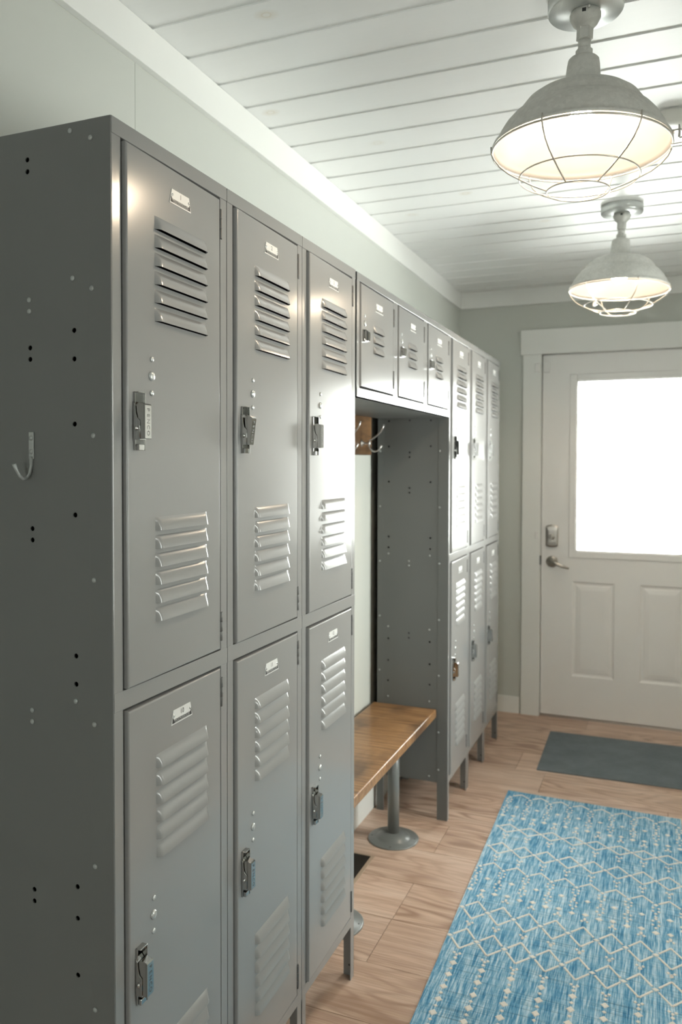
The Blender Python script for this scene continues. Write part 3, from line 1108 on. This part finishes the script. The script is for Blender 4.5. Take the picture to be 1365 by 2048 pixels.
def rug_pt(u, y_):        # u = x at the column, y_ = row measured at column u=.24 ; rows drift towards the camera
    return (u + (y_ - 2.3) * -.006, y_ - .060 * (u - .24))


RT = .0045
b_ = MB()
outl = [(.1755, 2.492), (.8790, 2.469), (.9240, -.62), (.2340, -.56)]
NX, NY = 8, 60
vs, fs = [], []
for j in range(NY + 1):
    for i in range(NX + 1):
        s_, t_ = i / NX, j / NY
        a0 = Vector(outl[0]).lerp(Vector(outl[3]), t_)
        a1 = Vector(outl[1]).lerp(Vector(outl[2]), t_)
        q = a0.lerp(a1, s_)
        if i == 0:
            q.x += random.uniform(-.0008, .0008)
        vs.append((q.x, q.y, RT))
n_ = NX + 1
for j in range(NY):
    for i in range(NX):
        fs.append((j * n_ + i, (j + 1) * n_ + i, (j + 1) * n_ + i + 1, j * n_ + i + 1))
edge = [i for i in range(n_)] + [j * n_ + NX for j in range(1, NY + 1)] + [NY * n_ + i for i in range(NX - 1, -1, -1)] + [j * n_ for j in range(NY - 1, 0, -1)]
base = len(vs)
for e in edge:
    vs.append((vs[e][0], vs[e][1], 0.0002))
for i in range(len(edge)):
    j = (i + 1) % len(edge)
    fs.append((edge[i], edge[j], base + j, base + i))
b_.add(vs, fs)
b_.build('ground_weave', ['rug'], rg)

pt = MB()
HZ = RT + .0012


def loz(u, y_, a=.0105, b=.0105):
    x_, yv = rug_pt(u, y_)
    ja, jb = a * random.uniform(1.1, 1.3), b * random.uniform(1.1, 1.3)
    pt.add([(x_ - ja, yv, RT - .0003), (x_, yv - jb, RT - .0003), (x_ + ja, yv, RT - .0003), (x_, yv + jb, RT - .0003),
            (x_ - ja * .75, yv, HZ), (x_, yv - jb * .75, HZ), (x_ + ja * .75, yv, HZ), (x_, yv + jb * .75, HZ)],
           [(4, 5, 6, 7), (0, 1, 5, 4), (1, 2, 6, 5), (2, 3, 7, 6), (3, 0, 4, 7)])


def bar(u0_, y0_, u1_, y1_, w=.0040):
    p0, p1 = Vector(rug_pt(u0_, y0_)), Vector(rug_pt(u1_, y1_))
    d_ = (p1 - p0)
    L = d_.length
    d_.normalize()
    nn = Vector((-d_.y, d_.x))
    m = max(2, int(L / .006))
    for i in range(m):      # short stitches give the line its broken rope look
        a_ = p0 + d_ * (L * i / m)
        c_ = p0 + d_ * (L * (i + .97) / m)
        ww = w * random.uniform(.85, 1.15)
        qs = [a_ - nn * ww, c_ - nn * ww, c_ + nn * ww, a_ + nn * ww]
        qi = [a_ - nn * ww * .65, c_ - nn * ww * .65, c_ + nn * ww * .65, a_ + nn * ww * .65]
        pt.add([(q.x, q.y, RT - .0003) for q in qs] + [(q.x, q.y, HZ) for q in qi],
               [(4, 5, 6, 7), (0, 1, 5, 4), (1, 2, 6, 5), (2, 3, 7, 6), (3, 0, 4, 7)])


PU, UP = .0838, .2410
cols = range(-1, 9)
xin = lambda u: .188 < u < .872


def zig(ypk, ynode, yval, lower=True):
    """A row of diamonds: peaks at UP+k*PU (ypk), nodes between (ynode), valleys (yval)."""
    for k_ in cols:
        uc = UP + k_ * PU
        for sg in (-1, 1):
            un = uc + sg * PU / 2
            if xin(uc) and xin((uc + un) / 2):
                u_e = un - sg * .008
                bar(uc, ypk, u_e if xin(u_e) else uc + sg * .03, ynode + (ypk - ynode) * .18)
                if lower:
                    bar(uc, yval, u_e if xin(u_e) else uc + sg * .03, ynode - (ynode - yval) * .18)
        un = uc + PU / 2
        if xin(un) and lower:
            loz(un, ynode, .0095, .0075)


def trip(u, y_, s=1):      # three little beads, point away
    loz(u - .0085, y_, .005, .006)
    loz(u + .0085, y_, .005, .006)
    loz(u, y_ - s * .0085, .005, .006)


def bead_zone(yp, ylow):
    """yp = y of the single zigzag's peaks above; ylow = y of the next lattice's peaks."""
    for k_ in cols:
        uc = UP + k_ * PU
        un = uc + PU / 2
        if xin(uc):
            L = yp - ylow
            loz(uc, yp - L * .43, .0100, .0085)
            loz(uc, ylow + L * .265, .0100, .0095)
            loz(uc, ylow + L * .175, .005, .006)
            trip(uc, ylow + L * .12, -1)
        if xin(un):
            y1 = yp - .042
            y2 = ylow + (yp - ylow) * .24
            loz(un, y1, .0075, .007)
            span = y1 - y2
            for f in (.12, .24, .60, .74):
                loz(un - .009, y1 - span * f, .005, .0058)
                loz(un + .009, y1 - span * f, .005, .0058)
            for f in (.33, .45, .52, .84):
                loz(un, y1 - span * f, .0055, .006)
            loz(un, y2, .0105, .0105)


y0r = 2.462
for rep in range(2):
    o_ = rep * (-2.40)
    if rep == 0:
        zig(y0r, 2.430, 2.40, lower=False)
        bead_zone(y0r, 2.158)
        zig(2.158, 2.123, 2.086)
        for k_ in cols:
            uc = UP + k_ * PU
            if xin(uc):
                trip(uc, 2.064, 1)
                loz(uc, 2.036, .006, .007)
        zig(1.992, 1.946, 1.902)
        for k_ in cols:
            uc = UP + k_ * PU
            if xin(uc):
                trip(uc, 1.880, 1)
                loz(uc, 1.850, .006, .007)
        zig(1.826, 1.785, 1.76, lower=False)
        bead_zone(1.826, 1.553)
        zig(1.553, 1.500, 1.446)
        for k_ in cols:
            uc = UP + k_ * PU
            if xin(uc):
                loz(uc, 1.412, .006, .007)
                trip(uc, 1.426, 1)
        zig(1.388, 1.334, 1.280)
        y_ = 1.207
        while y_ > -.3:
            for k_ in cols:
                uc = UP + k_ * PU
                if xin(uc):
                    if y_ > 1.19:
                        trip(uc, 1.256, 1)
                        loz(uc, 1.232, .0065, .0065)
                    loz(uc, y_, .0105, .0115)
                    loz(uc, y_ - .028, .0058, .0058)
            y_ -= .0560
pt.build('raised_pattern', ['cream'], rg, fix=False)

# doormat
mt = MB()
mt.box(.2560, 1.125, 2.785, 3.362, 0.0002, .006, .002, mat=Matrix.Translation((.2560, 2.785, 0)) @ Matrix.Rotation(math.radians(1.0), 4, 'Z') @ Matrix.Translation((-.2560, -2.785, 0)))
mt.build('doormat', ['mat'], label='charcoal grey doormat on the floor in front of the white door', category='doormat')


# ------------------------------------------------------------------ ceiling lamps
def lamp(x_, y_, label, clip_az, wire_az):
    t_ = thing('ceiling_lamp', label, 'lamp', (x_, y_, 0), 'galvanised barn lamps on the boarded ceiling')
    piv = Vector((0, 0, ZC - .045))
    lean = Matrix.Translation(piv) @ Matrix.Rotation(math.radians(2.0), 4, Vector((-.375, .927, 0))) @ Matrix.Translation(-piv)

    def hang(mb):          # the stem leans a little in its swivel
        mb.v = [tuple(lean @ Vector(v)) for v in mb.v]
        return mb
    m = MB()
    m.lathe([(.0001, ZC - .0005), (.078, ZC - .0005), (.0795, ZC - .004), (.0795, ZC - .027), (.077, ZC - .0305), (.0001, ZC - .0305)], 56)
    m.build('ceiling_canopy', ['canopy'], t_)
    m = MB()
    m.lathe([(.030, ZC - .030), (.033, ZC - .036), (.033, ZC - .042), (.026, ZC - .056), (.018, ZC - .064), (.0155, ZC - .067)], 36)
    m.box(-.004, .004, -.0335, -.030, ZC - .044, ZC - .037, mi=1)
    m.lathe([(.003, -.032), (.003, -.036), (.0001, -.0365)], 10, 'y', (.010, 0, ZC - .036))
    m.build('swivel', ['galv', 'dark'], t_)
    m = MB()
    m.lathe([(.0175, 2.392), (.0175, 2.366), (.0150, 2.364)], 6, smooth=False)
    m.lathe([(.0135, 2.366), (.0135, 2.344)], 24)
    m.lathe([(.0165, 2.346), (.0180, 2.344), (.0180, 2.326), (.016, 2.322)], 6, smooth=False)
    hang(m).build('stem', ['galv'], t_)
    m = MB()
    outp = [(.0160, 2.3265), (.0290, 2.3250), (.0325, 2.3215), (.0345, 2.310), (.0385, 2.266), (.0405, 2.260), (.058, 2.2575), (.080, 2.2525), (.102, 2.2435), (.119, 2.231), (.1295, 2.217),
            (.1320, 2.209), (.1375, 2.205), (.150, 2.195), (.163, 2.180), (.173, 2.163), (.180, 2.148), (.184, 2.141), (.1875, 2.139), (.1890, 2.135), (.1880, 2.1315)]
    m.lathe(outp, 96, cap=False)
    inp = [(r - .0018 if r > .03 else r, z - .0016) for r, z in outp[2:-3]] + [(.1830, 2.1345), (.1880, 2.1315)]
    m.lathe(inp, 96, mi=1, cap=False)
    m.lathe([(.0001, 2.3180), (.0325, 2.3180)], 40, mi=1, cap=False)
    hang(m).build('shade', ['galv', 'shadein'], t_, fix=False)
    m = MB()
    m.lathe([(.0001, 2.1535), (.010, 2.1545), (.020, 2.1600), (.0275, 2.170), (.030, 2.182), (.0285, 2.194), (.023, 2.206), (.0165, 2.218), (.0145, 2.230)], 32)
    hang(m).build('bulb', ['bulb'], t_)
    m = MB()
    m.lathe([(.0145, 2.230), (.0200, 2.232), (.0200, 2.262), (.0300, 2.268), (.0300, 2.300)], 28)
    hang(m).build('socket', ['ceramic'], t_)
    # cage
    m = MB()
    ring = lambda r, z, q=64: [(r * math.cos(2 * math.pi * i / q), r * math.sin(2 * math.pi * i / q), z) for i in range(q)]
    m.tube(ring(.1880, 2.1270), .0022, 8, closed=True)
    m.tube(ring(.1270, 2.0700), .0018, 8, closed=True)
    m.tube(ring(.0665, 2.0400), .0018, 8, closed=True)
    wp = [(.1905, 2.1400), (.1895, 2.1260), (.1830, 2.1120), (.170, 2.096), (.151, 2.081), (.127, 2.0680), (.100, 2.0550), (.0665, 2.0415)]
    for i in range(6):
        a = math.radians(wire_az + 60 * i)
        m.tube([(r * math.cos(a), r * math.sin(a), z) for r, z in wp], .0018, 8)
    hang(m).build('wire_cage', ['wire'], t_)
    ca_, sa_ = math.cos(math.radians(clip_az)), math.sin(math.radians(clip_az))
    rm = Matrix(((ca_, -sa_, 0, 0), (sa_, ca_, 0, 0), (0, 0, 1, 0), (0, 0, 0, 1)))
    m = MB()
    m.box(.186, .206, -.008, .008, 2.134, 2.137, .0005, mat=rm)
    m.box(.200, .2025, -.008, .008, 2.120, 2.146, .0005, mat=rm)
    m.box(.2025, .212, -.006, .006, 2.118, 2.121, .0005, mat=rm)
    m.box(.209, .2115, -.006, .006, 2.106, 2.128, .0005, mat=rm)
    m.box(.186, .209, -.005, .005, 2.108, 2.110, .0005, mat=rm)
    hang(m).build('cage_clip', ['wire'], t_)
    return t_


lamp(.6272, .8059, 'large galvanised barn lamp nearest the camera, hanging from the ceiling', -8, 13)
lamp(.6352, 2.2987, 'galvanised barn lamp farther back, in front of the door', 120, 54)

# smoke detector on the ceiling
dt = MB()
dt.lathe([(.0001, ZC - .0005), (.055, ZC - .0005), (.056, ZC - .006), (.052, ZC - .009), (.052, ZC - .026), (.047, ZC - .034), (.020, ZC - .036), (.0001, ZC - .036)], 48)
dt.build('smoke_detector', ['ceramic'], loc=(.806, 1.500, 0), label='round white detector on the ceiling, half hidden behind the near lamp', category='smoke detector')
